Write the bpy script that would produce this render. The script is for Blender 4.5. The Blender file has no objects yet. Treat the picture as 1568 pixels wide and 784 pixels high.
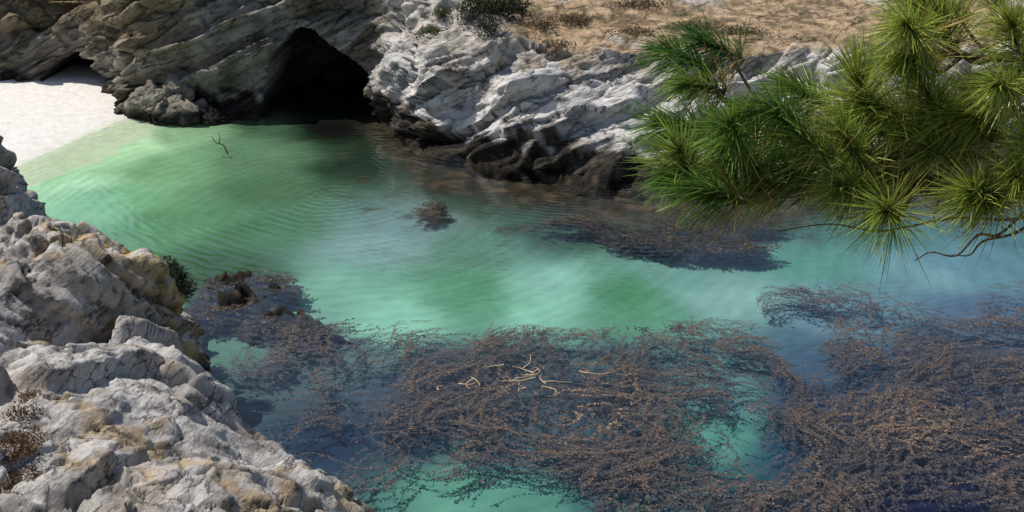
import bpy, math, random
import numpy as np
from mathutils import Vector
rng = np.random.default_rng(7)
random.seed(7)
scene = bpy.context.scene

# ------------------------------------------------------------------ noise
def h3(ix, iy, iz, seed):
    n = (ix*374761393 + iy*668265263 + iz*1274126177 + seed*974711) & 0xffffffff
    n = ((n ^ (n >> 13))*1274126177) & 0xffffffff
    n = n ^ (n >> 16)
    n = (n*668265263) & 0xffffffff
    n = n ^ (n >> 15)
    return n/4294967295.0
def vnoise(p, seed=0):
    i = np.floor(p).astype(np.int64); f = p-i; f = f*f*(3-2*f)
    out = 0
    for a in (0, 1):
        wa = f[..., 0] if a else 1-f[..., 0]
        for b in (0, 1):
            wb = f[..., 1] if b else 1-f[..., 1]
            for c in (0, 1):
                wc = f[..., 2] if c else 1-f[..., 2]
                out = out+wa*wb*wc*h3(i[..., 0]+a, i[..., 1]+b, i[..., 2]+c, seed)
    return out*2-1
def fbm(p, octv=4, seed=0, gain=.5):
    s = 0; a = 1; t = 0
    for o in range(octv):
        s = s+a*vnoise(p*(2.03**o)+o*17.3, seed+o); t += a; a *= gain
    return s/t
def fbm2(x, y, sc=1, octv=4, seed=0):
    return fbm(np.stack([x*sc, y*sc, np.zeros_like(x)+.37], -1), octv, seed)
def facet(p, seed=0, tilt=1.2):
    i = np.floor(p).astype(np.int64)
    best = np.full(p.shape[:-1], 9.0); sec = np.full(p.shape[:-1], 9.0); val = np.zeros(p.shape[:-1])
    for a in (-1, 0, 1):
        for b in (-1, 0, 1):
            for c in (-1, 0, 1):
                cx, cy, cz = i[..., 0]+a, i[..., 1]+b, i[..., 2]+c
                dx = p[..., 0]-cx-h3(cx, cy, cz, seed); dy = p[..., 1]-cy-h3(cx, cy, cz, seed+1); dz = p[..., 2]-cz-h3(cx, cy, cz, seed+2)
                d = dx*dx+dy*dy+dz*dz
                v = h3(cx, cy, cz, seed+3)-.5+tilt*((h3(cx, cy, cz, seed+4)-.5)*dx+(h3(cx, cy, cz, seed+5)-.5)*dy+(h3(cx, cy, cz, seed+6)-.5)*dz)
                m = d < best
                sec = np.where(m, best, np.minimum(sec, d))
                val = np.where(m, v, val); best = np.where(m, d, best)
    return val, np.sqrt(sec)-np.sqrt(best)
def sstep(a, b, x):
    t = np.clip((x-a)/(b-a), 0, 1); return t*t*(3-2*t)
def lerp(a, b, t):
    return a+(b-a)*t[..., None]

# ------------------------------------------------------------------ mesh helpers
def link(o):
    scene.collection.objects.link(o); return o
def add_col(me, C):
    at = me.attributes.new("Col", 'FLOAT_COLOR', 'POINT')
    buf = np.ones((len(C), 4), dtype=np.float32); buf[:, :3] = C
    at.data.foreach_set("color", buf.ravel())
def poly_mesh(name, V, F, C, mat, smooth=False):
    me = bpy.data.meshes.new(name)
    V = np.asarray(V); F = np.asarray(F)
    me.vertices.add(len(V)); me.vertices.foreach_set("co", V.reshape(-1).astype(np.float32))
    me.loops.add(F.size); me.loops.foreach_set("vertex_index", F.ravel().astype(np.int32))
    me.polygons.add(len(F)); me.polygons.foreach_set("loop_start", (np.arange(len(F))*4).astype(np.int32))
    me.update(calc_edges=True); me.validate()
    add_col(me, C)
    me.polygons.foreach_set("use_smooth", np.full(len(me.polygons), smooth))
    me.materials.append(mat)
    return link(bpy.data.objects.new(name, me))
def grid_mesh(name, P, C, mat, smooth=True):
    n, m, _ = P.shape
    idx = np.arange(n*m).reshape(n, m)
    F = np.stack([idx[:-1, :-1], idx[1:, :-1], idx[1:, 1:], idx[:-1, 1:]], -1).reshape(-1, 4)
    return poly_mesh(name, P.reshape(-1, 3), F, C.reshape(-1, 3), mat, smooth)
def norm(a):
    return a/np.maximum(np.linalg.norm(a, axis=-1, keepdims=True), 1e-9)
def leaves(name, c, d, side, L, W, col, mat):
    n = len(c); L = L[:, None]; W = W[:, None]
    V = np.stack([c, c+d*L*.45+side*W*.5, c+d*L, c+d*L*.45-side*W*.5], 1).reshape(-1, 3)
    F = np.arange(n*4).reshape(n, 4)
    return poly_mesh(name, V, F, np.repeat(col, 4, 0), mat)
def tube(pts, rad, k=6):
    pts = np.array(pts, float); rad = np.array(rad, float)
    tg = norm(np.gradient(pts, axis=0))
    ref = np.array([.31, .2, .93]) if abs(tg[0][2]) < .8 else np.array([.93, .2, .1])
    a = norm(np.cross(tg, ref)); b = np.cross(tg, a)
    an = np.arange(k)*2*math.pi/k
    V = pts[:, None]+rad[:, None, None]*(np.cos(an)[None, :, None]*a[:, None]+np.sin(an)[None, :, None]*b[:, None])
    n = len(pts); F = []
    for i in range(n-1):
        for j in range(k):
            F.append((i*k+j, i*k+(j+1) % k, (i+1)*k+(j+1) % k, (i+1)*k+j))
    return V.reshape(-1, 3), np.array(F)
def spline(ctrl, n):
    ctrl = np.array(ctrl, float); m = len(ctrl)
    P = np.vstack([2*ctrl[0]-ctrl[1], ctrl, 2*ctrl[-1]-ctrl[-2]])
    out = []
    for t in np.linspace(0, m-1-1e-6, n):
        i = int(t); f = t-i; a, b, c, d = P[i], P[i+1], P[i+2], P[i+3]
        out.append(.5*((2*b)+(-a+c)*f+(2*a-5*b+4*c-d)*f*f+(-a+3*b-3*c+d)*f**3))
    return np.array(out)
def tubes_obj(name, lst, col, mat, k=6):
    VV, FF, o = [], [], 0
    for pts, rad in lst:
        v, f = tube(pts, rad, k); VV.append(v); FF.append(f+o); o += len(v)
    V = np.vstack(VV)
    C = np.tile(np.array(col), (len(V), 1))*(1+.25*fbm(V*9, 2, 5))[:, None]
    return poly_mesh(name, V, np.vstack(FF), C, mat, True)

# ------------------------------------------------------------------ materials
def new_mat(name):
    m = bpy.data.materials.new(name); m.use_nodes = True
    nt = m.node_tree; nt.nodes.clear()
    return m, nt, nt.nodes.new, nt.links.new
def mth(nt, op, a, b=None, clamp=False):
    n = nt.nodes.new("ShaderNodeMath"); n.operation = op; n.use_clamp = clamp
    for i, v in enumerate((a, b)):
        if v is None: continue
        if isinstance(v, (int, float)): n.inputs[i].default_value = v
        else: nt.links.new(v, n.inputs[i])
    return n.outputs[0]
def rock_mat(name, scale=1.0, rot=(0, .4, 0), crack=.75, rough=.9, bump=.12, fine=(.68, 1.25), stretch=(.3, .6, 1.5)):
    m, nt, N, Lk = new_mat(name)
    out = N("ShaderNodeOutputMaterial"); bs = N("ShaderNodeBsdfPrincipled")
    bs.inputs["Roughness"].default_value = rough; bs.inputs["Specular IOR Level"].default_value = .25
    tc = N("ShaderNodeNewGeometry"); at = N("ShaderNodeAttribute"); at.attribute_name = "Col"
    mp0 = N("ShaderNodeMapping"); mp0.inputs["Rotation"].default_value = rot
    mp = N("ShaderNodeMapping"); mp.inputs["Scale"].default_value = tuple(s*scale for s in stretch)
    Lk(tc.outputs["Position"], mp0.inputs["Vector"]); Lk(mp0.outputs[0], mp.inputs["Vector"])
    nz = N("ShaderNodeTexNoise"); nz.inputs["Scale"].default_value = 1.6; nz.inputs["Detail"].default_value = 9; nz.inputs["Roughness"].default_value = .68
    Lk(mp.outputs[0], nz.inputs["Vector"])
    nf = N("ShaderNodeTexNoise"); nf.inputs["Scale"].default_value = 7*scale; nf.inputs["Detail"].default_value = 7; nf.inputs["Roughness"].default_value = .72
    Lk(tc.outputs["Position"], nf.inputs["Vector"])
    va = N("ShaderNodeVectorMath"); va.operation = 'MULTIPLY_ADD'
    Lk(nz.outputs["Color"], va.inputs[0]); va.inputs[1].default_value = (1.3, 1.3, 1.3); Lk(mp.outputs[0], va.inputs[2])
    vo = N("ShaderNodeTexVoronoi"); vo.feature = 'DISTANCE_TO_EDGE'; vo.inputs["Scale"].default_value = 1.5
    Lk(va.outputs[0], vo.inputs["Vector"])
    cr = N("ShaderNodeMapRange"); cr.inputs["From Max"].default_value = .06; cr.inputs["To Min"].default_value = 1-crack; Lk(vo.outputs["Distance"], cr.inputs["Value"])
    nm = N("ShaderNodeTexNoise"); nm.inputs["Scale"].default_value = .9*scale; nm.inputs["Detail"].default_value = 3; Lk(tc.outputs["Position"], nm.inputs["Vector"])
    sel = N("ShaderNodeMapRange"); sel.inputs["From Min"].default_value = .43; sel.inputs["From Max"].default_value = .58; Lk(nm.outputs["Fac"], sel.inputs["Value"])
    crm = N("ShaderNodeMix"); crm.inputs["A"].default_value = 1.0; Lk(sel.outputs[0], crm.inputs["Factor"]); Lk(cr.outputs[0], crm.inputs["B"])
    v1 = N("ShaderNodeMapRange"); v1.inputs["From Min"].default_value = .3; v1.inputs["From Max"].default_value = .7
    v1.inputs["To Min"].default_value = fine[0]; v1.inputs["To Max"].default_value = fine[1]; Lk(nz.outputs["Fac"], v1.inputs["Value"])
    v2 = N("ShaderNodeMapRange"); v2.inputs["From Min"].default_value = .3; v2.inputs["From Max"].default_value = .7
    v2.inputs["To Min"].default_value = .74; v2.inputs["To Max"].default_value = 1.22; Lk(nf.outputs["Fac"], v2.inputs["Value"])
    f = mth(nt, 'MULTIPLY', mth(nt, 'MULTIPLY', v1.outputs[0], v2.outputs[0]), crm.outputs[0])
    vm = N("ShaderNodeVectorMath"); vm.operation = 'SCALE'; Lk(at.outputs["Color"], vm.inputs[0]); Lk(f, vm.inputs["Scale"])
    Lk(vm.outputs[0], bs.inputs["Base Color"])
    hh = mth(nt, 'ADD', mth(nt, 'ADD', mth(nt, 'MULTIPLY', nz.outputs["Fac"], 1.6), mth(nt, 'MULTIPLY', nf.outputs["Fac"], .55)), mth(nt, 'MULTIPLY', crm.outputs[0], .4))
    bp = N("ShaderNodeBump"); bp.inputs["Strength"].default_value = 1; bp.inputs["Distance"].default_value = bump/scale*2.2; Lk(hh, bp.inputs["Height"])
    Lk(bp.outputs[0], bs.inputs["Normal"]); Lk(bs.outputs[0], out.inputs[0])
    return m
def leaf_mat(name, rough=.6, trans=.25, spec=.3):
    m, nt, N, Lk = new_mat(name)
    out = N("ShaderNodeOutputMaterial"); bs = N("ShaderNodeBsdfPrincipled"); at = N("ShaderNodeAttribute"); at.attribute_name = "Col"
    bs.inputs["Roughness"].default_value = rough; bs.inputs["Specular IOR Level"].default_value = spec
    Lk(at.outputs["Color"], bs.inputs["Base Color"])
    if trans > 0:
        tr = N("ShaderNodeBsdfTranslucent"); Lk(at.outputs["Color"], tr.inputs[0])
        mx = N("ShaderNodeMixShader"); mx.inputs[0].default_value = trans; Lk(bs.outputs[0], mx.inputs[1]); Lk(tr.outputs[0], mx.inputs[2])
        Lk(mx.outputs[0], out.inputs[0])
    else:
        Lk(bs.outputs[0], out.inputs[0])
    return m
M_cliff = rock_mat("cliff_rock", scale=.8, rot=(0, .42, 0), bump=.10)
M_rock = rock_mat("granite_rock", scale=1.3, rot=(.2, .8, .5), bump=.075, crack=.75)
M_leaf = leaf_mat("foliage")
M_needle = leaf_mat("pine_needles", .4, .33, .45)
M_kelp = leaf_mat("kelp_blades", .5, 0, .3)
M_bark = rock_mat("bark", scale=9, bump=.05)

def simple_mat(name, rough, spec, nscale, lo, hi, ripple=0, bump=0):
    m, nt, N, Lk = new_mat(name)
    out = N("ShaderNodeOutputMaterial"); bs = N("ShaderNodeBsdfPrincipled"); at = N("ShaderNodeAttribute"); at.attribute_name = "Col"
    bs.inputs["Roughness"].default_value = rough; bs.inputs["Specular IOR Level"].default_value = spec
    tc = N("ShaderNodeNewGeometry")
    nz = N("ShaderNodeTexNoise"); nz.inputs["Scale"].default_value = nscale; nz.inputs["Detail"].default_value = 8; nz.inputs["Roughness"].default_value = .65
    Lk(tc.outputs["Position"], nz.inputs["Vector"])
    mr = N("ShaderNodeMapRange"); mr.inputs["From Min"].default_value = .3; mr.inputs["From Max"].default_value = .7
    mr.inputs["To Min"].default_value = lo; mr.inputs["To Max"].default_value = hi; Lk(nz.outputs["Fac"], mr.inputs["Value"])
    f = mr.outputs[0]
    if ripple:
        mp = N("ShaderNodeMapping"); mp.inputs["Location"].default_value = (9, -58, 0); Lk(tc.outputs["Position"], mp.inputs["Vector"])
        wv = N("ShaderNodeTexWave"); wv.wave_type = 'RINGS'; wv.rings_direction = 'Z'; wv.inputs["Scale"].default_value = .36; wv.inputs["Distortion"].default_value = 13
        wv.inputs["Detail"].default_value = 5; wv.inputs["Detail Scale"].default_value = .25; wv.inputs["Detail Roughness"].default_value = .7; Lk(mp.outputs[0], wv.inputs["Vector"])
        w2 = N("ShaderNodeMapRange"); w2.inputs["To Min"].default_value = 1-ripple; w2.inputs["To Max"].default_value = 1+ripple; Lk(wv.outputs["Fac"], w2.inputs["Value"])
        f = mth(nt, 'MULTIPLY', f, w2.outputs[0])
    vm = N("ShaderNodeVectorMath"); vm.operation = 'SCALE'; Lk(at.outputs["Color"], vm.inputs[0]); Lk(f, vm.inputs["Scale"])
    if bump:
        bp = N("ShaderNodeBump"); bp.inputs["Distance"].default_value = bump; Lk(nz.outputs["Fac"], bp.inputs["Height"]); Lk(bp.outputs[0], bs.inputs["Normal"])
    Lk(vm.outputs[0], bs.inputs["Base Color"]); Lk(bs.outputs[0], out.inputs[0])
    return m
def water_mat():
    m, nt, N, Lk = new_mat("sea_water")
    out = N("ShaderNodeOutputMaterial")
    tr = N("ShaderNodeBsdfTransparent"); tr.inputs[0].default_value = (.97, .98, .98, 1)
    gl = N("ShaderNodeBsdfGlossy"); gl.inputs["Roughness"].default_value = .015; gl.inputs["Color"].default_value = (1, 1, 1, 1)
    fr = N("ShaderNodeFresnel"); fr.inputs["IOR"].default_value = 1.4
    tc = N("ShaderNodeNewGeometry")
    def wave(loc, sc, dist, dsc):
        mp = N("ShaderNodeMapping"); mp.inputs["Location"].default_value = loc; Lk(tc.outputs["Position"], mp.inputs["Vector"])
        w = N("ShaderNodeTexWave"); w.wave_type = 'RINGS'; w.rings_direction = 'Z'; w.inputs["Scale"].default_value = sc
        w.inputs["Distortion"].default_value = dist; w.inputs["Detail"].default_value = 4; w.inputs["Detail Scale"].default_value = dsc
        Lk(mp.outputs[0], w.inputs["Vector"]); return w.outputs["Fac"]
    wa = wave((10, -58, 0), .5, 12, .3)
    wb = wave((-7, -78, 0), .6, 13, .25)
    mp = N("ShaderNodeMapping"); mp.inputs["Scale"].default_value = (.8, 1.7, 1); mp.inputs["Rotation"].default_value = (0, 0, .15); Lk(tc.outputs["Position"], mp.inputs["Vector"])
    nz = N("ShaderNodeTexNoise"); nz.inputs["Scale"].default_value = 2.2; nz.inputs["Detail"].default_value = 4; nz.inputs["Roughness"].default_value = .5; Lk(mp.outputs[0], nz.inputs["Vector"])
    big = N("ShaderNodeTexNoise"); big.inputs["Scale"].default_value = .14; big.inputs["Detail"].default_value = 3; Lk(tc.outputs["Position"], big.inputs["Vector"])
    bg2 = N("ShaderNodeMapRange"); bg2.inputs["From Min"].default_value = .42; bg2.inputs["From Max"].default_value = .62; Lk(big.outputs["Fac"], bg2.inputs["Value"])
    h = mth(nt, 'ADD', mth(nt, 'MULTIPLY', wa, .28), mth(nt, 'MULTIPLY', wb, .22))
    h = mth(nt, 'MULTIPLY', h, mth(nt, 'ADD', mth(nt, 'MULTIPLY', bg2.outputs[0], .88), .12))
    h = mth(nt, 'ADD', h, mth(nt, 'MULTIPLY', nz.outputs["Fac"], .2))
    bp = N("ShaderNodeBump"); bp.inputs["Strength"].default_value = 1; bp.inputs["Distance"].default_value = .05; Lk(h, bp.inputs["Height"])
    Lk(bp.outputs[0], gl.inputs["Normal"]); Lk(bp.outputs[0], fr.inputs["Normal"])
    mx = N("ShaderNodeMixShader"); Lk(fr.outputs[0], mx.inputs[0]); Lk(tr.outputs[0], mx.inputs[1]); Lk(gl.outputs[0], mx.inputs[2])
    Lk(mx.outputs[0], out.inputs[0])
    return m
M_bed = simple_mat("seabed_sand", 1, 0, .55, .86, 1.14, ripple=.045)
M_sand = simple_mat("beach_sand", .95, .1, 1.5, .88, 1.1, bump=.12)
M_water = water_mat()

# ------------------------------------------------------------------ sea cliff
def strata(P, ang=.42, s=(.16, .5, 1.0)):
    c, sn = math.cos(ang), math.sin(ang)
    a = P[..., 0]*c+P[..., 2]*sn; b = -P[..., 0]*sn+P[..., 2]*c
    return np.stack([a*s[0], P[..., 1]*s[1], b*s[2]], -1)
def normals(P):
    du = np.gradient(P, axis=0); dv = np.gradient(P, axis=1)
    return norm(np.cross(du, dv))

xs = np.arange(-62, 62, .15)
shore_x = [-62, -48, -40, -36, -33, -30, -28, -25, -22, -18, -14, -10.6, -9.4, -8.2, -5.6, -1.4, 4.5, 8.3, 12, 20, 30, 45, 62]
shore_y = [76, 79, 81, 83, 83, 80.5, 78, 77.3, 77, 77.5, 78.5, 79, 77.5, 74, 68, 64.6, 62.3, 61.5, 60.6, 62, 63, 66, 70]
y0 = np.interp(xs, shore_x, shore_y)
kk = np.ones(9)/9; y0 = np.convolve(np.pad(y0, 4, 'edge'), kk, 'valid')
Lp = np.array([(-.5, -3), (0, 0), (.8, 3.5), (1.9, 7), (4.2, 11), (9, 12.5), (24, 7)])
Rp = np.array([(-1.6, -3), (0, 0), (1.6, 1.3), (4.2, 3.6), (7.8, 6.1), (16, 6.9), (30, 7.6)])
rows = [8, 34, 34, 34, 34, 18]
tt = np.concatenate([i+np.arange(r)/r for i, r in enumerate(rows)]+[[6.0]])
def prof(tab):
    return np.interp(tt, range(7), tab[:, 0]), np.interp(tt, range(7), tab[:, 1])
lo, lz = prof(Lp); ro, rz = prof(Rp)
w = sstep(-11, -6, xs)[:, None]
hs = 1+.45*np.exp(-((xs+6)/5)**2)[:, None]*w
beach_low = 1-.28*sstep(-27, -33, xs)[:, None]
X = np.repeat(xs[:, None], len(tt), 1)
Z = lz[None]*(1-w)*beach_low+rz[None]*w*np.where(rz[None] > 0, hs, 1)
Y = y0[:, None]+lo[None]*(1-w)+ro[None]*w
P = np.stack([X, Y, Z], -1)
N_ = normals(P)
if N_[:, 80, 1].mean() > 0: N_ = -N_
q = strata(P)
wq = q+.22*np.stack([vnoise(P*.4, 11), vnoise(P*.4, 12), vnoise(P*.4, 13)], -1)
f1, e1 = facet(wq*.6, 21, 1.7); f2, e2 = facet(wq*1.4, 31, 1.5); f3, e3 = facet(wq*3.4, 41, 1.3)
f1 = f1*sstep(0, .08, e1); f2 = f2*sstep(0, .06, e2)
plate = sstep(5.3, 6.6, Z)*w*sstep(.75, .95, np.abs(N_[..., 2]))
amp = 1-.8*plate
disp = (f1*1.35+f2*.5+f3*.17+fbm(P*.25, 4, 51)*1.2+fbm(q*2.5, 3, 52)*.12)*amp
disp -= (np.exp(-(e2/.05)**2)*.08+np.exp(-(e1/.05)**2)*.3)*amp
disp *= sstep(-3, -.5, Z)*.8+.2
P2 = P+N_*disp[..., None]
nx = X+.5*fbm(P*.6, 3, 61); nzv = Z+.5*fbm(P*.7, 3, 62)
ztop = np.interp(nx, [-18.4, -17.9, -17.2, -16.2, -15.2, -14.2, -13, -12, -11, -10.2, -9.9], [-4, 1.5, 3.8, 5.2, 5.8, 5.3, 4.3, 3.4, 2.5, 1.4, -4])
P2[..., 1] += 10*sstep(0, .35, ztop-nzv)
ztop2 = np.interp(nx, [-36.6, -36, -35, -33.5, -32, -31, -30.4], [-4, 1.6, 2.6, 3.0, 2.4, 1.5, -4])
P2[..., 1] += 6*sstep(0, .35, ztop2-nzv)
Nn = normals(P2)
if Nn[:, 80, 1].mean() > 0: Nn = -Nn
n1 = fbm(P*.3, 4, 71); n2 = fbm(P*1.2, 4, 72)
left = lerp(np.array([.25, .22, .165])+np.zeros_like(P), np.array([.44, .40, .34]), sstep(-.3, .5, n1+.4*n2+.25*np.exp(-((X+19)/5)**2)+.8*np.exp(-((X+8)/2.5)**2)))
left = lerp(left, np.array([.24, .18, .095]), sstep(3.0, 6, Z+2*n1)*sstep(-20, -26, X)*.8)
left = lerp(left, np.array([.13, .115, .075]), sstep(.1, .4, fbm(P*.5, 4, 79))*.6)
right = lerp(np.array([.68, .65, .615])+np.zeros_like(P), np.array([.44, .385, .31]), sstep(.0, .55, n1+.6*n2))
C = lerp(left, right, sstep(-10, -7.5, X))
C = lerp(C, np.array([.40, .30, .19]), sstep(4.4, 6.0, Z+1.2*n2)*w[:, :1]*.4)
dirt = lerp(np.array([.47, .33, .20])+np.zeros_like(P), np.array([.19, .14, .075]), sstep(-.15, .3, n2+.4*fbm(P*4, 2, 78)))
C = lerp(C, dirt, sstep(5.6, 6.2, Z+.7*n2)*w*sstep(.5, .75, np.abs(Nn[..., 2]))*sstep(-3, 1, X))
rockpatch = sstep(.05, .25, fbm(P*.22, 3, 77))*sstep(79, 83, Y)*w
C = lerp(C, np.array([.52, .49, .45]), rockpatch*.8)
wet = sstep(1.75, 1.0, Z+1.2*n2+.4*n1)
C = lerp(C, lerp(np.array([.03, .026, .02])+np.zeros_like(P), np.array([.12, .09, .06]), sstep(-.05, .55, fbm(P*3, 3, 75))), wet)
C *= (1-.5*np.exp(-(e2/.035)**2))[..., None]
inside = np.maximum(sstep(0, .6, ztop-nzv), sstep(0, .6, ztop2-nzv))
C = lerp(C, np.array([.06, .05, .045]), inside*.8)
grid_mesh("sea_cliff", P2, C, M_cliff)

gx = np.linspace(-2500, 2500, 60); gy = np.concatenate([np.linspace(86, 160, 20), np.linspace(180, 3500, 30)])
GX, GY = np.meshgrid(gx, gy, indexing='ij')
GZ = 6.4+0*GX+np.clip(GY-110, 0, None)*.03
gc = lerp(np.array([.30, .23, .14])+np.zeros(GX.shape+(3,)), np.array([.10, .11, .05]), sstep(-.3, .3, fbm2(GX, GY, .05, 4, 4)))
grid_mesh("coastal_ground", np.stack([GX, GY, GZ], -1), gc, M_sand)

# ------------------------------------------------------------------ near headland rock (left)
SH = [(-60, 64), (-40, 58), (-30, 53), (-23, 49.5), (-20.9, 47.5), (-20.5, 44.5), (-18.5, 42), (-15.2, 40.6), (-13.2, 39.8), (-12.3, 38.5), (-11.6, 37.2), (-10.3, 35), (-8.7, 33), (-7.5, 31.3), (-5.4, 28.4), (-3.0, 25.2), (2, 22.5), (30, 20)]
def shore_dist(x, y):
    d = np.full(x.shape, 1e9)
    for (ax, ay), (bx, by) in zip(SH[:-1], SH[1:]):
        vx, vy = bx-ax, by-ay; t = np.clip(((x-ax)*vx+(y-ay)*vy)/(vx*vx+vy*vy), 0, 1)
        d = np.minimum(d, np.hypot(x-ax-t*vx, y-ay-t*vy))
    ys = np.array([s[1] for s in SH])[::-1]; xx = np.array([s[0] for s in SH])[::-1]
    sgn = np.where(x < np.interp(y, ys, xx), 1, -1)
    return d*sgn
def rock_h(x, y):
    D = shore_dist(x, y)+.5*fbm2(x, y, .5, 3, 81)
    far = sstep(34.8, 37.6, y+(x+12)*-.75*.9)
    out = sstep(41.5, 43.5, y)
    H = 5.3+.0*x; wd = 2.9+0*x
    H = H*(1-far)+(5.3-.09*(x+13))*far; wd = wd*(1-far)+.8*far
    H = H*(1-out)+8.2*out; wd = wd*(1-out)+.9*out
    z = np.where(D > 0, H*(1-np.exp(-np.clip(D, 0, None)/wd)), D*1.6)
    cl = (y-37.2)-(x+12)*1.5
    z = z-1.0*np.exp(-(cl/1.5)**2)*sstep(0, 1.5, D)
    return np.maximum(z, -3.5)
gx = np.arange(-34, -1, .08); gy = np.arange(15, 53, .08)
GX, GY = np.meshgrid(gx, gy, indexing='ij')
GZ = rock_h(GX, GY)
P = np.stack([GX, GY, GZ], -1); N_ = normals(P)
def strata2(P):
    a = np.array([.75, .35, -.55]); a = a/np.linalg.norm(a)
    c = np.array([.55, .1, .8]); c -= a*(a@c); c /= np.linalg.norm(c); b = np.cross(a, c)
    return np.stack([P@a*.2, P@b*.55, P@c*1.3], -1)
q = strata2(P)
wq = q+.2*np.stack([vnoise(P*.5, 11), vnoise(P*.5, 12), vnoise(P*.5, 13)], -1)
f1, e1 = facet(wq*.6, 121, 1.7); f2, e2 = facet(wq*1.6, 131, 1.5); f3, e3 = facet(wq*4.2, 141, 1.3)
f1 = f1*sstep(0, .09, e1); f2 = f2*sstep(0, .05, e2)
rg = .75+.45*sstep(34.5, 37, GY)
disp = f1*.95*(.7+.3*rg)+f2*.42*rg+f3*.14*rg+fbm(P*.35, 4, 151)*.6+fbm(q*3.0, 4, 152)*.12
disp -= (np.exp(-(e2/.04)**2)*.10+np.exp(-(e1/.05)**2)*.22)*rg
P2 = P+N_*disp[..., None]*(sstep(-3, -.3, GZ)*.85+.15)[..., None]
n1 = fbm(P*.35, 4, 171); n2 = fbm(P*1.5, 4, 172); n3 = fbm(P*4, 3, 173)
C = lerp(np.array([.53, .50, .47])+np.zeros_like(P), np.array([.30, .28, .255]), sstep(-.1, .45, n1+.5*n2))
C = lerp(C, np.array([.44, .35, .25]), sstep(.0, .45, fbm(P*.8, 3, 175))*.55)
lz_ = np.exp(-((GX+13.9)/2.5)**2-((GY-38.2)/1.8)**2)
lich = sstep(-.2, .12, n2+.7*n3)*lz_*1.8
C = lerp(C, np.array([.48, .31, .07]), np.clip(lich, 0, .85))
lich2 = sstep(.18, .4, fbm(P*1.1, 4, 177))*.6
C = lerp(C, np.array([.42, .28, .12]), lich2)
C = lerp(C, np.array([.15, .135, .115]), sstep(.2, .45, fbm(q*1.5, 4, 178))*.55)
C *= (1-.55*np.exp(-(e2/.03)**2)*rg)[..., None]
C = lerp(C, np.array([.05, .042, .035]), sstep(.75, .15, P2[..., 2]+.5*n2))
grid_mesh("coastal_rock", P2, C, M_rock)
from mathutils.bvhtree import BVHTree
dg = bpy.context.evaluated_depsgraph_get()
bvh = BVHTree.FromObject(bpy.data.objects["coastal_rock"], dg)
bvc = BVHTree.FromObject(bpy.data.objects["sea_cliff"], dg)
def zon(b, x, y):
    h = b.ray_cast(Vector((x, y, 40)), Vector((0, 0, -1)))
    return h[0].z if h[0] else 0
rock_z = lambda x, y: zon(bvh, x, y)
cliff_z = lambda x, y: zon(bvc, x, y)

gx = np.linspace(-90, 90, 150); gy = np.linspace(-120, 25, 160)
GX, GY = np.meshgrid(gx, gy, indexing='ij')
GZ = np.where(GY > 0, 18.2-.86*GY, 18.2)+.35*fbm2(GX, GY, .3, 4, 9)*sstep(-2, 3, np.hypot(GX, GY)-2)
hc = lerp(np.array([.30, .25, .17])+np.zeros(GX.shape+(3,)), np.array([.12, .12, .06]), sstep(-.2, .3, fbm2(GX, GY, .2, 4, 14)))
grid_mesh("headland_ground", np.stack([GX, GY, GZ], -1), hc, M_rock)

def boulder(name, cx, cy, rx, ry, rz, seed, mat, c0, zb=-.6, wetz=.5):
    th = np.linspace(0, 2*math.pi, 121); ph = np.linspace(.02, math.pi-.02, 70)
    T, F = np.meshgrid(th, ph, indexing='ij')
    D = np.stack([np.cos(T)*np.sin(F), np.sin(T)*np.sin(F), np.cos(F)], -1)
    a = 2+seed*3.1
    f1, e1 = facet(D*1.5+a, seed, 1.4); f2, e2 = facet(D*4+a, seed+9, 1.3)
    r = 1+.35*f1+.14*f2+.1*fbm(D*6+a, 3, seed)-.1*np.exp(-(e1/.06)**2)
    P = D*r[..., None]*np.array([rx, ry, rz])+np.array([cx, cy, zb])
    P[-1] = P[0]
    C = np.array(c0)*(1+.3*fbm(D*3+a, 3, seed+3))[..., None]
    C = lerp(C, np.array([.035, .03, .025]), sstep(wetz+.4, wetz-.2, P[..., 2]+.3*fbm(D*8, 3, 4)))
    return grid_mesh(name, P[:, ::-1], C[:, ::-1], mat)
boulder("boulder", -24.9, 76.6, 2.6, 1.8, 2.6, 5, M_cliff, (.33, .29, .23))
boulder("boulder", -27.2, 77.3, 1.5, 1.2, 1.5, 8, M_cliff, (.30, .26, .22))
boulder("boulder", -21.8, 76.4, 1.5, 1.0, 1.0, 12, M_cliff, (.20, .17, .14))

# ------------------------------------------------------------------ beach and seabed
def edge_x(y):
    return np.interp(y, [50, 58, 64, 68, 72, 76, 80, 90], [-37, -32.5, -30.3, -29.2, -28.2, -27.2, -26.9, -26.9])
gx = np.arange(-60, -22, .25); gy = np.arange(50, 94, .25)
GX, GY = np.meshgrid(gx, gy, indexing='ij')
D = edge_x(GY)-GX
GZ = np.where(D > 0, 1.5*(1-np.exp(-D*.1)), D*.12)+.04*fbm2(GX, GY, .6, 4, 3)
sc = lerp(np.array([.46, .54, .40])+np.zeros(GX.shape+(3,)), np.array([.66, .63, .58]), sstep(-1.0, 1.0, D))
grid_mesh("sand_beach", np.stack([GX, GY, GZ], -1), sc, M_sand)

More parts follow.
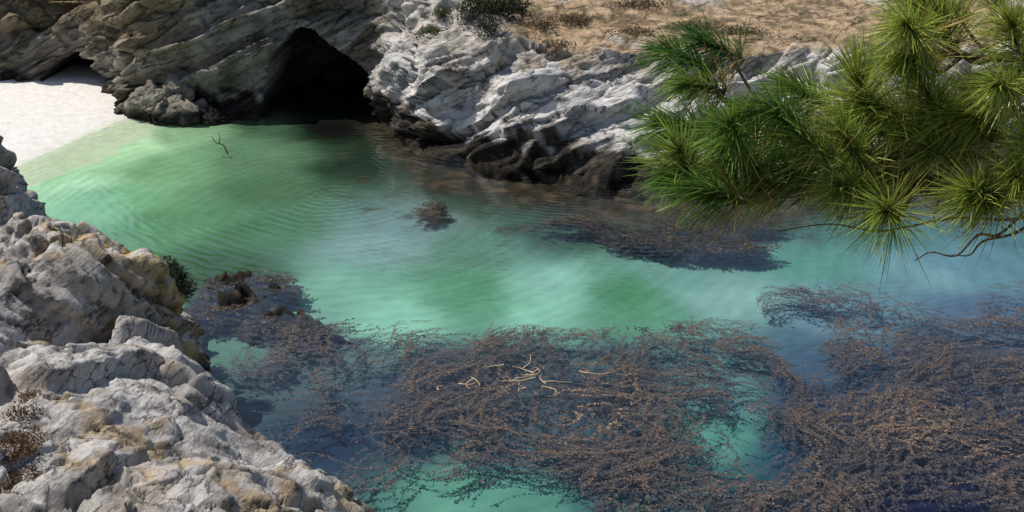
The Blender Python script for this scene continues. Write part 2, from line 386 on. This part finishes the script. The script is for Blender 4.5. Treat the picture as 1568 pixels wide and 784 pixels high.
CP = [(-34, 74, 215, 228, 200), (-30.8, 73.8, 210, 228, 194), (-27.5, 70.5, 190, 220, 184), (-26.0, 67.5, 164, 208, 164), (-29.5, 63, 180, 216, 178), (-26.4, 60.9, 152, 200, 158), (-23.3, 58.5, 114, 174, 130), (-21.4, 64.6, 112, 162, 118),  # water tones by plan position; sky and tree reflections are painted in
 (-22.4, 72.1, 130, 172, 130), (-17.3, 73.8, 68, 100, 72), (-17, 67, 90, 130, 96), (-14.6, 60.9, 76, 116, 84), (-12.8, 73.8, 18, 27, 21), (-14, 82, 8, 12, 10), (-9.6, 66, 36, 56, 44), (-18.3, 54.2, 86, 142, 104), (-13, 53.2, 72, 118, 88),  # darkest points paint the cliff's shadow by the cave into the bed
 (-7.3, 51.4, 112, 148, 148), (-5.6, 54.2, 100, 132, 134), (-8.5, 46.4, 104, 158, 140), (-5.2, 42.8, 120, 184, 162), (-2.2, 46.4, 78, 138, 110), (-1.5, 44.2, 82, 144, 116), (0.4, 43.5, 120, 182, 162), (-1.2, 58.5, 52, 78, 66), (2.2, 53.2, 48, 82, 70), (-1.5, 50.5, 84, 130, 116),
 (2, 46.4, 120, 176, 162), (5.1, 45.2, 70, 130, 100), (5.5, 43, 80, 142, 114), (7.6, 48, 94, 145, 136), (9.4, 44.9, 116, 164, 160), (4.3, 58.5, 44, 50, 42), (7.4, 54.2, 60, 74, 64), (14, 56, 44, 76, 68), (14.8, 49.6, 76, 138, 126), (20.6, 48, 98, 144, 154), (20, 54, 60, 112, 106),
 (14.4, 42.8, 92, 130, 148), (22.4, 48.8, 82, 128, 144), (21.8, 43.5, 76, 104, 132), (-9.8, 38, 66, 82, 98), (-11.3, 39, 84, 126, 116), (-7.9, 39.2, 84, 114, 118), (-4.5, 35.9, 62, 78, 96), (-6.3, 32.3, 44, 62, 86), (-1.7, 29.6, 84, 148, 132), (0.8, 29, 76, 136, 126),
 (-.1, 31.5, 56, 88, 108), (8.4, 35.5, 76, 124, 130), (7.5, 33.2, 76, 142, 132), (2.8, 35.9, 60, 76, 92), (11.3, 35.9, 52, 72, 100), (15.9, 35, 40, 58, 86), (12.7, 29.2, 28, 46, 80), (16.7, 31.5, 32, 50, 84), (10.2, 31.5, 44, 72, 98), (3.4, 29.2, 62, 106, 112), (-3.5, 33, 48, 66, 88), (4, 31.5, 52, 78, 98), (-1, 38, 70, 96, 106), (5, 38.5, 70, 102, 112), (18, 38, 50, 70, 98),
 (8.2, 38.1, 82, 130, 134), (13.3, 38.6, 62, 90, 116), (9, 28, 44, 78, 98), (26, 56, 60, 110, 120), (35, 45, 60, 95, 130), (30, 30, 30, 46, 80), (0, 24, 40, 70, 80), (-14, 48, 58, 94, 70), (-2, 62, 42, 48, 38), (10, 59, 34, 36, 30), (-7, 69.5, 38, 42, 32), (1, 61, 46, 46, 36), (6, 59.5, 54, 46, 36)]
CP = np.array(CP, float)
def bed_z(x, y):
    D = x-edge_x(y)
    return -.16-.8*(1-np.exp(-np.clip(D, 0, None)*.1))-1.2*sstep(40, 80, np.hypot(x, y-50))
def bed_refl_col(x, y):
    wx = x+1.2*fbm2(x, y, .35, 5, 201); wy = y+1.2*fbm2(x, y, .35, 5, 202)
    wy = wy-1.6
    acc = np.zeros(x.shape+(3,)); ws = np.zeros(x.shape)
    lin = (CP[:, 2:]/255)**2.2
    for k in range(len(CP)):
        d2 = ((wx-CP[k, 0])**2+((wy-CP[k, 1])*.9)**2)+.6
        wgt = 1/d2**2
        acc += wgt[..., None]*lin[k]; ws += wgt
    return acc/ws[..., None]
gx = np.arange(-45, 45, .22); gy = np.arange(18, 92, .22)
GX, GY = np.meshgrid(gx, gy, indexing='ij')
col = bed_refl_col(GX, GY)
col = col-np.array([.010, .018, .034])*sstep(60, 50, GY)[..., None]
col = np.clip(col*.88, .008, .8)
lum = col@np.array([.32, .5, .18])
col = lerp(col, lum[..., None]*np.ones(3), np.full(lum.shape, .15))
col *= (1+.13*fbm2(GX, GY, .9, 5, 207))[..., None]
weed = sstep(.2, .4, fbm2(GX, GY, .45, 5, 209))*sstep(-14, -8, GX)*sstep(50, 58, GY)
dsh = np.interp(GX, xs, y0)-GY+2.2*fbm2(GX, GY, .4, 5, 211)
weed = np.maximum(weed*.6, sstep(6.5, 2.5, dsh)*sstep(-12, -9, GX)*.85)
wc = lerp(np.array([.022, .02, .014])+np.zeros(GX.shape+(3,)), np.array([.085, .06, .038]), sstep(-.1, .4, fbm2(GX, GY, 1.3, 4, 212)))
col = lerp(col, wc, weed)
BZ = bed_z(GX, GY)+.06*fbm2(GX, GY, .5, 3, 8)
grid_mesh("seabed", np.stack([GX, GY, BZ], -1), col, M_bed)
gx = np.linspace(-3000, 3000, 40)
GX, GY = np.meshgrid(gx, gx, indexing='ij')
grid_mesh("deep_sea_floor", np.stack([GX, GY, -4+0*GX], -1), np.zeros(GX.shape+(3,))+np.array([.02, .04, .07]), M_bed)
gx = np.linspace(-3000, 3000, 3)
GX, GY = np.meshgrid(gx, gx, indexing='ij')
grid_mesh("sea_water", np.stack([GX, GY, 0*GX], -1), np.zeros(GX.shape+(3,)), M_water)

# ------------------------------------------------------------------ kelp
BL = [(-5.2, 40.2, 4.2, 1.6, .8), (-1, 39.2, 5, 2.0, 1), (3.0, 37, 5.0, 2.8, 1), (4.2, 33.4, 3.8, 3, 1), (-2.2, 35.2, 3.8, 3.0, .9), (5.9, 30.9, 3.2, 2.4, .9), (14.5, 44.8, 3.4, 1.1, .7), (18, 39.8, 4.4, 3.4, .9), (14.5, 34.2, 5.5, 3.2, 1), (16, 31.2, 4.4, 2.4, .9),
      (9.6, 30.2, 3.4, 2.2, .9), (-5.8, 30.2, 2.2, 2.0, .7), (7.6, 40.8, 3.4, 1.3, .9), (11.5, 38, 2.8, 1.4, .8), (-9.3, 38.2, 2.2, 1.6, .6), (22, 36, 4, 5, .9), (24, 43, 3, 3, .6), (0, 31.8, 3.5, 1.4, .7), (-7, 34.5, 2, 2.4, .6)]
GAP = [(8.1, 34.2, .9, 2.2, .8), (-.6, 29.4, 3.2, 1.2, .9), (12.8, 28.8, 3.5, 1.2, .7), (-8, 35.5, 1.4, 2, .4), (-4.6, 31.8, 1.4, 1.2, .3), (11.2, 40.2, 1.5, 1.0, .7), (-5.6, 37.6, 1.4, .8, .5)]
def kmask(x, y):
    m = np.zeros_like(x)
    for bx, by, rx, ry, a in BL:
        m = np.maximum(m, a*np.exp(-(((x-bx)/rx)**2+((y-by)/ry)**2)**1.5))
    for bx, by, rx, ry, a in GAP:
        m = m*(1-a*np.exp(-((x-bx)/rx)**2-((y-by)/ry)**2))
    g = sstep(-.38, .1, fbm2(x*.8, y*1.3, .6, 5, 303))
    return m*(.3+.7*g)
def rot2(d, an):
    c, s = np.cos(an), np.sin(an)
    return np.stack([d[..., 0]*c-d[..., 1]*s, d[..., 0]*s+d[..., 1]*c], -1)
def kdir(x, y):
    dx, dy = x-2.3, y-34.6
    a1 = norm(np.stack([dy, -dx*.8], -1)+.35*np.stack([dx, dy], -1)+np.array([.6, -.2]))
    a2 = np.zeros_like(a1)+np.array([-.82, -.5])
    d = norm(lerp(a1, a2, sstep(9, 12.5, x)))
    return rot2(d, fbm2(x, y, .4, 4, 311)*2.6)
def grow(N, step, p, off, maskf, dirf, z0, zamp, bl, bw, colf, name, seed, keep=.85, thr=.1, spine=.02, wander=.05):
    r = np.random.default_rng(seed)
    S = len(p); zz = z0.copy(); alive = np.ones(S, bool); life = r.integers(int(N*.2), N, S); ph = r.random(S)*6.28
    cs, ds, ss, Ls, Ws, cc = [], [], [], [], [], []
    for i in range(N):
        d = rot2(dirf(p[:, 0], p[:, 1]), off)
        off = off*.99+r.normal(0, wander, S)
        z = np.minimum(zz+zamp*np.sin(ph+i*step*1.4), .012)
        mk = maskf(p[:, 0], p[:, 1]); alive &= (mk > thr*(.4+.8*r.random(S))) & (life > i)
        a = np.where(alive)[0]
        if len(a) == 0: break
        n = len(a); c3 = np.column_stack([p[a], z[a]])
        d3 = np.column_stack([d[a], np.zeros(n)]); perp = np.column_stack([-d[a][:, 1], d[a][:, 0], np.zeros(n)])
        tc = colf(p[a][:, 0], p[a][:, 1], z[a], r)
        cs.append(c3); ds.append(d3); ss.append(perp); Ls.append(np.full(n, step*1.3)); Ws.append(np.full(n, spine)); cc.append(tc*.8)
        tap = 1-.6*(i/life[a])
        for sg in (-1, 1):
            k = r.random(n) < keep
            if not k.any(): continue
            nk = k.sum(); ang = (.45+.8*r.random(nk))*sg
            bd = d3[k]*np.cos(ang)[:, None]+perp[k]*np.sin(ang)[:, None]; bd[:, 2] += r.normal(-.04, .04, nk); bd = norm(bd)
            sd = norm(norm(np.cross(bd, np.array([0, 0, 1.0])))+np.column_stack([np.zeros((nk, 2)), r.normal(0, .15, nk)]))
            cs.append(c3[k]+d3[k]*(step*r.random(nk))[:, None]); ds.append(bd); ss.append(sd)
            Ls.append(bl*(.4+1.1*r.random(nk))*tap[k]); Ws.append(bw*(.5+1.0*r.random(nk))); cc.append(tc[k]*(.5+.8*r.random(nk))[:, None])
        p = p+d*step
    return leaves(name, np.vstack(cs), np.vstack(ds), np.vstack(ss), np.concatenate(Ls), np.concatenate(Ws), np.vstack(cc), M_kelp)
def plants(x0, x1, y0_, y1, maskf, nplants, per, spread, seed, sp=.25):
    r = np.random.default_rng(seed)
    c = np.column_stack([r.uniform(x0, x1, 60000), r.uniform(y0_, y1, 60000)])
    c = c[r.random(len(c)) < maskf(c[:, 0], c[:, 1])**1.3*.9][:nplants]
    k = r.integers(per[0], per[1], len(c)); c = np.repeat(c, k, 0); off = np.repeat(r.normal(0, .5, len(k)), k)+r.normal(0, sp, len(c))
    zb = np.repeat(r.uniform(-.5, .0, len(k)), k)+r.normal(0, .05, len(c))
    return c+r.normal(0, spread, c.shape), off, zb
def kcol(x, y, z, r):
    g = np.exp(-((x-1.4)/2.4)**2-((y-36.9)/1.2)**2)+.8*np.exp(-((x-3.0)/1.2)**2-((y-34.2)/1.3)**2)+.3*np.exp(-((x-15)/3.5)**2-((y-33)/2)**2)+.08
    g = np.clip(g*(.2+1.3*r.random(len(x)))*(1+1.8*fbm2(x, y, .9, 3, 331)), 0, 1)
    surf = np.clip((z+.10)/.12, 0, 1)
    base = lerp(np.zeros((len(x), 3))+np.array([.050, .050, .058]), np.array([.098, .074, .058]), np.clip((z+.42)/.42, 0, 1))  # deeper blades blend to blue-grey: water haze put into the kelp colour
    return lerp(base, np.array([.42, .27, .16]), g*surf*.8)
st_, of_, zb_ = plants(-12, 27, 25, 48, kmask, 1150, (2, 6), .3, 3, .4)
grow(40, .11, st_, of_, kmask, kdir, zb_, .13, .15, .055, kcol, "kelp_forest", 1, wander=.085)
B2 = [(3.2, 54.6, 2.4, .7, .9), (7.5, 52.5, 3.2, .9, 1), (10, 51.2, 2.6, .8, .9), (10, 55.0, 4, 1.2, .7), (-4.7, 57, .8, 1.3, .6), (-12.4, 45.4, 2.3, 2.4, 1), (-10.4, 42.8, 2.2, 1.1, .9), (-8.4, 41.8, 2.2, .8, .7), (6.0, 41.9, 1.3, .5, .6)]
def kmask2(x, y):
    m = np.zeros_like(x)
    for bx, by, rx, ry, a in B2:
        m = np.maximum(m, a*np.exp(-(((x-bx)/rx)**2+((y-by)/ry)**2)**1.5))
    return m*np.clip(.7+1.6*fbm2(x, y, .6, 4, 341), 0, 1.4)
def kdir2(x, y):
    an = -.35+fbm2(x, y, .4, 3, 351)*1.8
    return np.stack([np.cos(an), np.sin(an)], -1)
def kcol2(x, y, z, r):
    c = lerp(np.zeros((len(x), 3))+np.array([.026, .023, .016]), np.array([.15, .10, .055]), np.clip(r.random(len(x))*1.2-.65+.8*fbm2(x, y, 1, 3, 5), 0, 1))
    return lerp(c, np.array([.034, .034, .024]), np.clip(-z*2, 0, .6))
s2, o2, z2 = plants(-16, 16, 39, 61, kmask2, 280, (4, 9), .25, 5)
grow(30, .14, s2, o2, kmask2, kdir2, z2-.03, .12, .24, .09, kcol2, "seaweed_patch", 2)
gx = np.arange(-17, -6, .08); gy = np.arange(39.5, 50, .08)
GX, GY = np.meshgrid(gx, gy, indexing='ij')
m = np.zeros_like(GX)
for bx, by, rx, ry, a in [(-13, 47, 1.7, 1.6, .95), (-12.3, 44.6, 2.3, 1.7, 1), (-10.2, 42.9, 2.1, .9, .95), (-13.6, 42.6, 1.4, 1.2, .6), (-10.8, 45.6, 1.2, .9, .8), (-8.6, 42.0, 1.5, .7, .8)]:
    m = np.maximum(m, a*np.exp(-((GX-bx)/rx)**2-((GY-by)/ry)**2))
PP = np.stack([GX, GY, 0*GX], -1)
fA, eA = facet(PP*1.6+.4, 91, 1.4); fA *= sstep(0, .12, eA)
GZ = -1.3+m*1.35+.65*fA*m+.55*fbm2(GX, GY, 1.0, 5, 95)
cc = lerp(np.array([.018, .016, .012])+np.zeros_like(PP), np.array([.08, .055, .034]), sstep(-.05, .5, fbm2(GX, GY, 2, 4, 97)))
grid_mesh("seaweed_covered_rock", np.stack([GX, GY, GZ], -1), cc, M_rock)
st = []
for i in range(17):
    x0, y0_ = rng.normal(.9, 1.9), rng.normal(36.9, .6); an = rng.uniform(-1.2, 1.2)+(math.pi if rng.random() < .5 else 0); cv = rng.normal(0, 2.2); pts = []
    L = rng.uniform(.5, 1.7)
    for k in range(16):
        a = an+cv*k/15; pts.append((x0, y0_, .03+.012*math.sin(k*.8+i))); x0 += math.cos(a)*L/15; y0_ += math.sin(a)*L/15*.8
    st.append((pts, np.linspace(.022, .006, 16)))
tubes_obj("kelp_stipes", st, (.58, .43, .26), M_kelp, 5)
tubes_obj("driftwood_branch", [(spline([(-18.3, 68, -.4), (-18.6, 68.3, .1), (-19.1, 68.4, .25), (-19.5, 69, .5)], 12), np.linspace(.05, .02, 12)), (spline([(-18.9, 68.4, .2), (-18.9, 68.8, .6), (-19.1, 69, .8)], 8), np.linspace(.035, .012, 8))], (.06, .045, .03), M_bark)

# ------------------------------------------------------------------ shrubs
def shrub(name, blobs, n, leaf, c1, c2, seed):
    r = np.random.default_rng(seed); cs, cl = [], []
    vol = np.array([b[3]*b[4]*b[5] for b in blobs]); vol = vol/vol.sum()
    for b, v in zip(blobs, vol):
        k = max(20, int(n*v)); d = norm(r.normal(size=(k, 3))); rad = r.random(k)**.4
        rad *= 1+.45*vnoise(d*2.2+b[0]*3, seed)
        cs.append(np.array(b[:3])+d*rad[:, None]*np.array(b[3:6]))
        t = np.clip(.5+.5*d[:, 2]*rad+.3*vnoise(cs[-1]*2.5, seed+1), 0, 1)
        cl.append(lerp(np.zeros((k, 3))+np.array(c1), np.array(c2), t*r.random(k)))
    c = np.vstack(cs); n_ = len(c); d = norm(r.normal(size=(n_, 3))+np.array([0, 0, .5])); s = norm(np.cross(d, r.normal(size=(n_, 3))))
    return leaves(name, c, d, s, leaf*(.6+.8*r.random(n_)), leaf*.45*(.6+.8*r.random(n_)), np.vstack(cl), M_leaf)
def on_cliff(lst, dz=.2):
    return [(x, y, cliff_z(x, y)+dz, a, b, c) for x, y, a, b, c in lst]
shrub("shrub", on_cliff([(-2.5, 73.6, 1.2, 1, 1.0), (-1.0, 74.4, 1.4, 1, 1.0), (-2.0, 76.5, 1.8, 1.4, 1.2), (-.2, 76.8, 1.5, 1.3, 1.0), (-1.6, 72.0, .9, .8, .9)]), 7500, .22, (.02, .028, .012), (.09, .09, .04), 1)
shrub("shrub", on_cliff([(-5.4, 73.6, .9, .7, .6), (-4.6, 74.2, .6, .5, .5)]), 1500, .18, (.05, .06, .02), (.15, .17, .06), 2)
shrub("dry_shrub", on_cliff([(-8.0, 80, 1.3, 1, .9), (-6.4, 80, 1.2, 1, .9), (1.8, 74, 1.4, 1.2, .4), (4, 76, 1.6, 1.3, .35), (3, 71.5, 1.2, .8, .3), (8, 72, 1.8, .9, .25), (9, 79, 2, 1.2, .3), (12, 74, 2, 1.2, .3), (15, 73, 2, .8, .3), (11, 71, 1.4, .6, .25)]), 8000, .18, (.08, .06, .03), (.26, .19, .10), 3)
shrub("cliff_scrub", on_cliff([(-29, 83.3, 2.5, 1, 1.0), (-33, 86.5, 2.5, 1, .8), (-25, 81.5, 2, .8, .8), (-37, 85.5, 2, .8, .8), (-21, 82, 1.5, .7, .7), (-27, 80.8, 1.5, .5, 1.2), (-31, 82.8, 1.6, .6, 1.2)]), 7000, .2, (.05, .04, .02), (.16, .125, .06), 4)
z1 = rock_z(-13.0, 37.5)
shrub("rock_shrub", [(-12.7, 37.5, z1-.1, .55, .45, .5), (-12.3, 37.6, z1-.8, .45, .4, .7)], 3000, .1, (.02, .03, .01), (.10, .11, .04), 6)
shrub("ice_plant", [(x, y, rock_z(x, y), a, a, .2) for x, y, a in [(-12.2, 23.4, .7), (-12.9, 24.8, .6), (-11.8, 22.3, .6), (-13.3, 26, .5), (-12.6, 24, .5), (-13.6, 27.2, .35)]], 4500, .09, (.08, .04, .02), (.20, .12, .05), 7)

# ------------------------------------------------------------------ pines growing back on the far plateau
def far_pine(name, x, y, H, seed):
    r = np.random.default_rng(seed); zb = 6.6
    root = link(bpy.data.objects.new(name, None))
    tr = spline([(x, y, zb-.5), (x+.3, y, zb+H*.35), (x-.2, y+.2, zb+H*.7), (x, y, zb+H)], 20)
    tub = [(tr, np.linspace(.35, .06, 20))]; blobs = []
    for i in range(26):
        t = r.uniform(.3, 1); b = tr[int(t*19)]; an = r.uniform(0, 6.28); L = (1.15-t)*H*.36+.6
        e = b+np.array([math.cos(an)*L, math.sin(an)*L, r.uniform(.1, .9)])
        tub.append((spline([b, (b+e)/2+np.array([0, 0, -.15]), e], 8), np.linspace(.09, .03, 8)))
        blobs.append((e[0], e[1], e[2], r.uniform(.8, 1.5), r.uniform(.8, 1.5), r.uniform(.45, .8)))
    a = tubes_obj("trunk_and_limbs", tub, (.14, .10, .07), M_bark, 7)
    b = shrub("foliage", blobs, 9000, .3, (.02, .035, .012), (.08, .11, .035), seed)
    a.parent = root; b.parent = root
far_pine("pine_tree", -5.5, 92, 15, 31)
far_pine("pine_tree", 10.5, 93, 16, 32)

# ------------------------------------------------------------------ near pine
pine = link(bpy.data.objects.new("pine_tree", None)); pine.location = (3.3, 3.3, 15.3)
T = [(.52, 19.34), (.61, 19.37), (.50, 19.19), (.47, 19.11), (.59, 19.21), (.63, 19.10), (.69, 19.06), (.74, 19.25), (.805, 19.18), (.725, 19.13), (.87, 19.09), (.92, 19.15), (.96, 19.26), (.99, 19.08), (1.08, 19.17), (1.10, 19.04),
     (1.155, 19.25), (1.17, 19.13), (1.26, 19.12), (1.24, 19.05), (1.33, 19.19), (1.36, 19.075), (1.385, 19.29), (1.06, 19.46), (1.155, 19.50), (1.26, 19.48), (1.35, 19.43), (1.39, 19.52), (1.02, 19.10), (1.3, 19.33),
     (.66, 19.18), (.56, 19.07), (.80, 19.08), (1.25, 19.23), (1.42, 19.13), (1.10, 19.38), (.74, 19.04), (1.45, 19.36), (1.5, 19.22),
     (.56, 19.28), (1.04, 19.24), (1.18, 19.18), (.93, 19.06), (.62, 19.15), (1.42, 19.22), (.46, 19.06), (1.2, 19.43), (1.30, 19.04), (.67, 19.27), (.88, 19.23), (1.0, 19.02), (1.12, 19.1)]
limbs = [spline([(3.3, 3.3, 18.2), (2.4, 3.15, 18.75), (1.6, 3.0, 19.0), (1.1, 2.95, 19.04), (.8, 2.93, 19.07), (.6, 2.93, 19.13)], 60),
         spline([(3.3, 3.3, 18.8), (2.4, 3.2, 19.2), (1.7, 3.1, 19.33), (1.3, 3.08, 19.36), (1.08, 3.08, 19.4)], 50),
         spline([(3.3, 3.3, 18.4), (2.3, 3.2, 19.0), (1.6, 3.05, 19.12), (1.2, 3.02, 19.14), (.95, 3.0, 19.18), (.64, 3.0, 19.24)], 60)]
allp = np.vstack(limbs)
rr = np.random.default_rng(5)
tufts = []; tub = []
for l, r0 in zip(limbs, (.03, .028, .028)):
    tub.append((l, np.linspace(r0, .006, len(l))))
for i, (x, z) in enumerate(T):
    y = 2.78+.405*(z-18.875)+rr.uniform(-.14, .2)
    tufts.append((np.array([x, y, z]), 1.0))
for i in range(80):
    c = np.array([3.3+rr.normal(0, .9), 3.3+rr.normal(0, .9), 19.0+rr.random()*3.6])
    if c[0] < 1.75 and c[2] < 20.5: c[0] = 1.75+rr.random()
    tufts.append((c, 1.1))
trunkp = spline([(3.3, 3.3, 15.2), (3.35, 3.3, 17), (3.25, 3.35, 19), (3.3, 3.3, 21), (3.35, 3.3, 22.8)], 40)
allp2 = np.vstack([allp, trunkp[20:]])
NV, NC, NF, o = [], [], [], 0
for ti, (c, sc_) in enumerate(tufts):
    near = ti < len(T)
    src = allp if near else allp2
    dd = np.linalg.norm(src-c-np.array([.18, .02, -.03]), axis=1); b = src[dd.argmin()]
    ax = norm(norm(c-b)*.7+np.array([-.35, -.2, .4])+rr.normal(0, .35, 3))
    mid = (b+c)/2+np.array([0, 0, -.04])
    sp = spline([b, mid, c, c+ax*.07], 14)
    tub.append((sp, np.linspace(.007, .003, 14)))
    n = int(rr.integers(240, 380)) if near else 140
    s = rr.random(n)**.8
    start = c+ax*(s[:, None]*.15-.07)
    e1_ = norm(np.cross(ax, [.2, .9, .1])); e2_ = np.cross(ax, e1_)
    ph = rr.random(n)*2*math.pi; th = (1.35-1.0*s)*rr.uniform(.7, 1.0)+rr.normal(0, .2, n)
    d = ax*np.cos(th)[:, None]+(e1_*np.cos(ph)[:, None]+e2_*np.sin(ph)[:, None])*np.sin(th)[:, None]
    L = (.11+.075*rr.random(n))*sc_*rr.uniform(.8, 1.15)
    droop = np.zeros((n, 3)); droop[:, 2] = -.012-.03*rr.random(n)
    p1 = start+d*(L*.5)[:, None]+droop*.25; p2 = start+d*L[:, None]+droop
    sd = norm(np.cross(d, rr.normal(size=(n, 3)))); wd = .0014
    V = np.stack([start-sd*wd*.8, start+sd*wd*.8, p1+sd*wd, p1-sd*wd, p2+sd*wd*.25, p2-sd*wd*.25], 1).reshape(-1, 3)
    base = np.arange(n)[:, None]*6+o
    NF.append(np.vstack([base+np.array([0, 1, 2, 3]), base+np.array([3, 2, 4, 5])])); o += n*6
    g = rr.random()
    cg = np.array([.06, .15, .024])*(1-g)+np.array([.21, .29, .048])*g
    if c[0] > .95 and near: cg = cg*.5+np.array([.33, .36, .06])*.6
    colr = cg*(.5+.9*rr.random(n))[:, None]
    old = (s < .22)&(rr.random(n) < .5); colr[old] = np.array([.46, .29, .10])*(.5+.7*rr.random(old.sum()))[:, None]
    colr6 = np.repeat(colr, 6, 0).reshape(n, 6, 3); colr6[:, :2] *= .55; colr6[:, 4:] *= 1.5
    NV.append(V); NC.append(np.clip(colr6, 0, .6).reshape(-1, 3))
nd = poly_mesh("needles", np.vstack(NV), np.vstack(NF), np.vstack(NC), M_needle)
for k in range(34):
    b = limbs[0][rr.integers(14, 52)]
    pts = [b]; d = np.array([rr.uniform(-.9, .2), rr.uniform(-.3, .2), -.7+rr.uniform(-.3, .5)])
    for j in range(5):
        d = norm(d+rr.normal(0, .45, 3)); pts.append(pts[-1]+d*rr.uniform(.02, .045))
    tub.append((spline(pts, 14), np.linspace(.004, .0013, 14)))
for c0 in ([(1.6, 2.95, 19.0), (1.4, 2.85, 18.96), (1.2, 2.8, 18.98), (1.0, 2.78, 18.95), (.86, 2.78, 18.97), (.72, 2.78, 18.95)], [(1.45, 2.9, 18.98), (1.32, 2.78, 18.94), (1.25, 2.75, 18.95), (1.2, 2.75, 18.89), (1.13, 2.75, 18.90), (1.09, 2.75, 18.875)], [(1.5, 2.9, 18.98), (1.38, 2.8, 18.94), (1.28, 2.78, 18.92), (1.25, 2.78, 18.88), (1.20, 2.78, 18.88)]):
    tub.append((spline(c0, 26), np.linspace(.005, .0014, 26)))
lb = tubes_obj("limbs", tub, (.20, .13, .08), M_bark)
tk = tubes_obj("trunk", [(trunkp, np.linspace(.2, .05, 40))], (.15, .11, .08), M_bark, 14)
for ob in (nd, lb, tk):
    ob.parent = pine; ob.location = (-3.3, -3.3, -15.3)

# ------------------------------------------------------------------ light, sky, camera
sv = Vector((-.48, .18, .82)).normalized()
sl = bpy.data.lights.new("sun", 'SUN'); sl.energy = 5.0; sl.angle = math.radians(.5); sl.color = (1, .95, .88)
so = link(bpy.data.objects.new("sun", sl)); so.rotation_euler = sv.to_track_quat('Z', 'Y').to_euler(); so.location = (-40, 30, 80)
wd_ = bpy.data.worlds.new("World"); scene.world = wd_; wd_.use_nodes = True
nt = wd_.node_tree; nt.nodes.clear()
sk = nt.nodes.new("ShaderNodeTexSky"); sk.sky_type = 'NISHITA'; sk.sun_disc = False
sk.sun_elevation = math.asin(sv.z); sk.sun_rotation = math.atan2(sv.x, sv.y)
bg = nt.nodes.new("ShaderNodeBackground"); bg.inputs[1].default_value = .12
wo = nt.nodes.new("ShaderNodeOutputWorld"); nt.links.new(sk.outputs[0], bg.inputs[0]); nt.links.new(bg.outputs[0], wo.inputs[0])
cam = bpy.data.cameras.new("camera"); cam.angle = math.radians(50); cam.clip_end = 6000; cam.clip_start = .1
co = link(bpy.data.objects.new("camera", cam)); co.location = (0, 0, 20); co.rotation_euler = (math.radians(90-22), 0, 0)
scene.camera = co
scene.view_settings.view_transform = 'Standard'; scene.view_settings.look = 'None'; scene.view_settings.exposure = 0
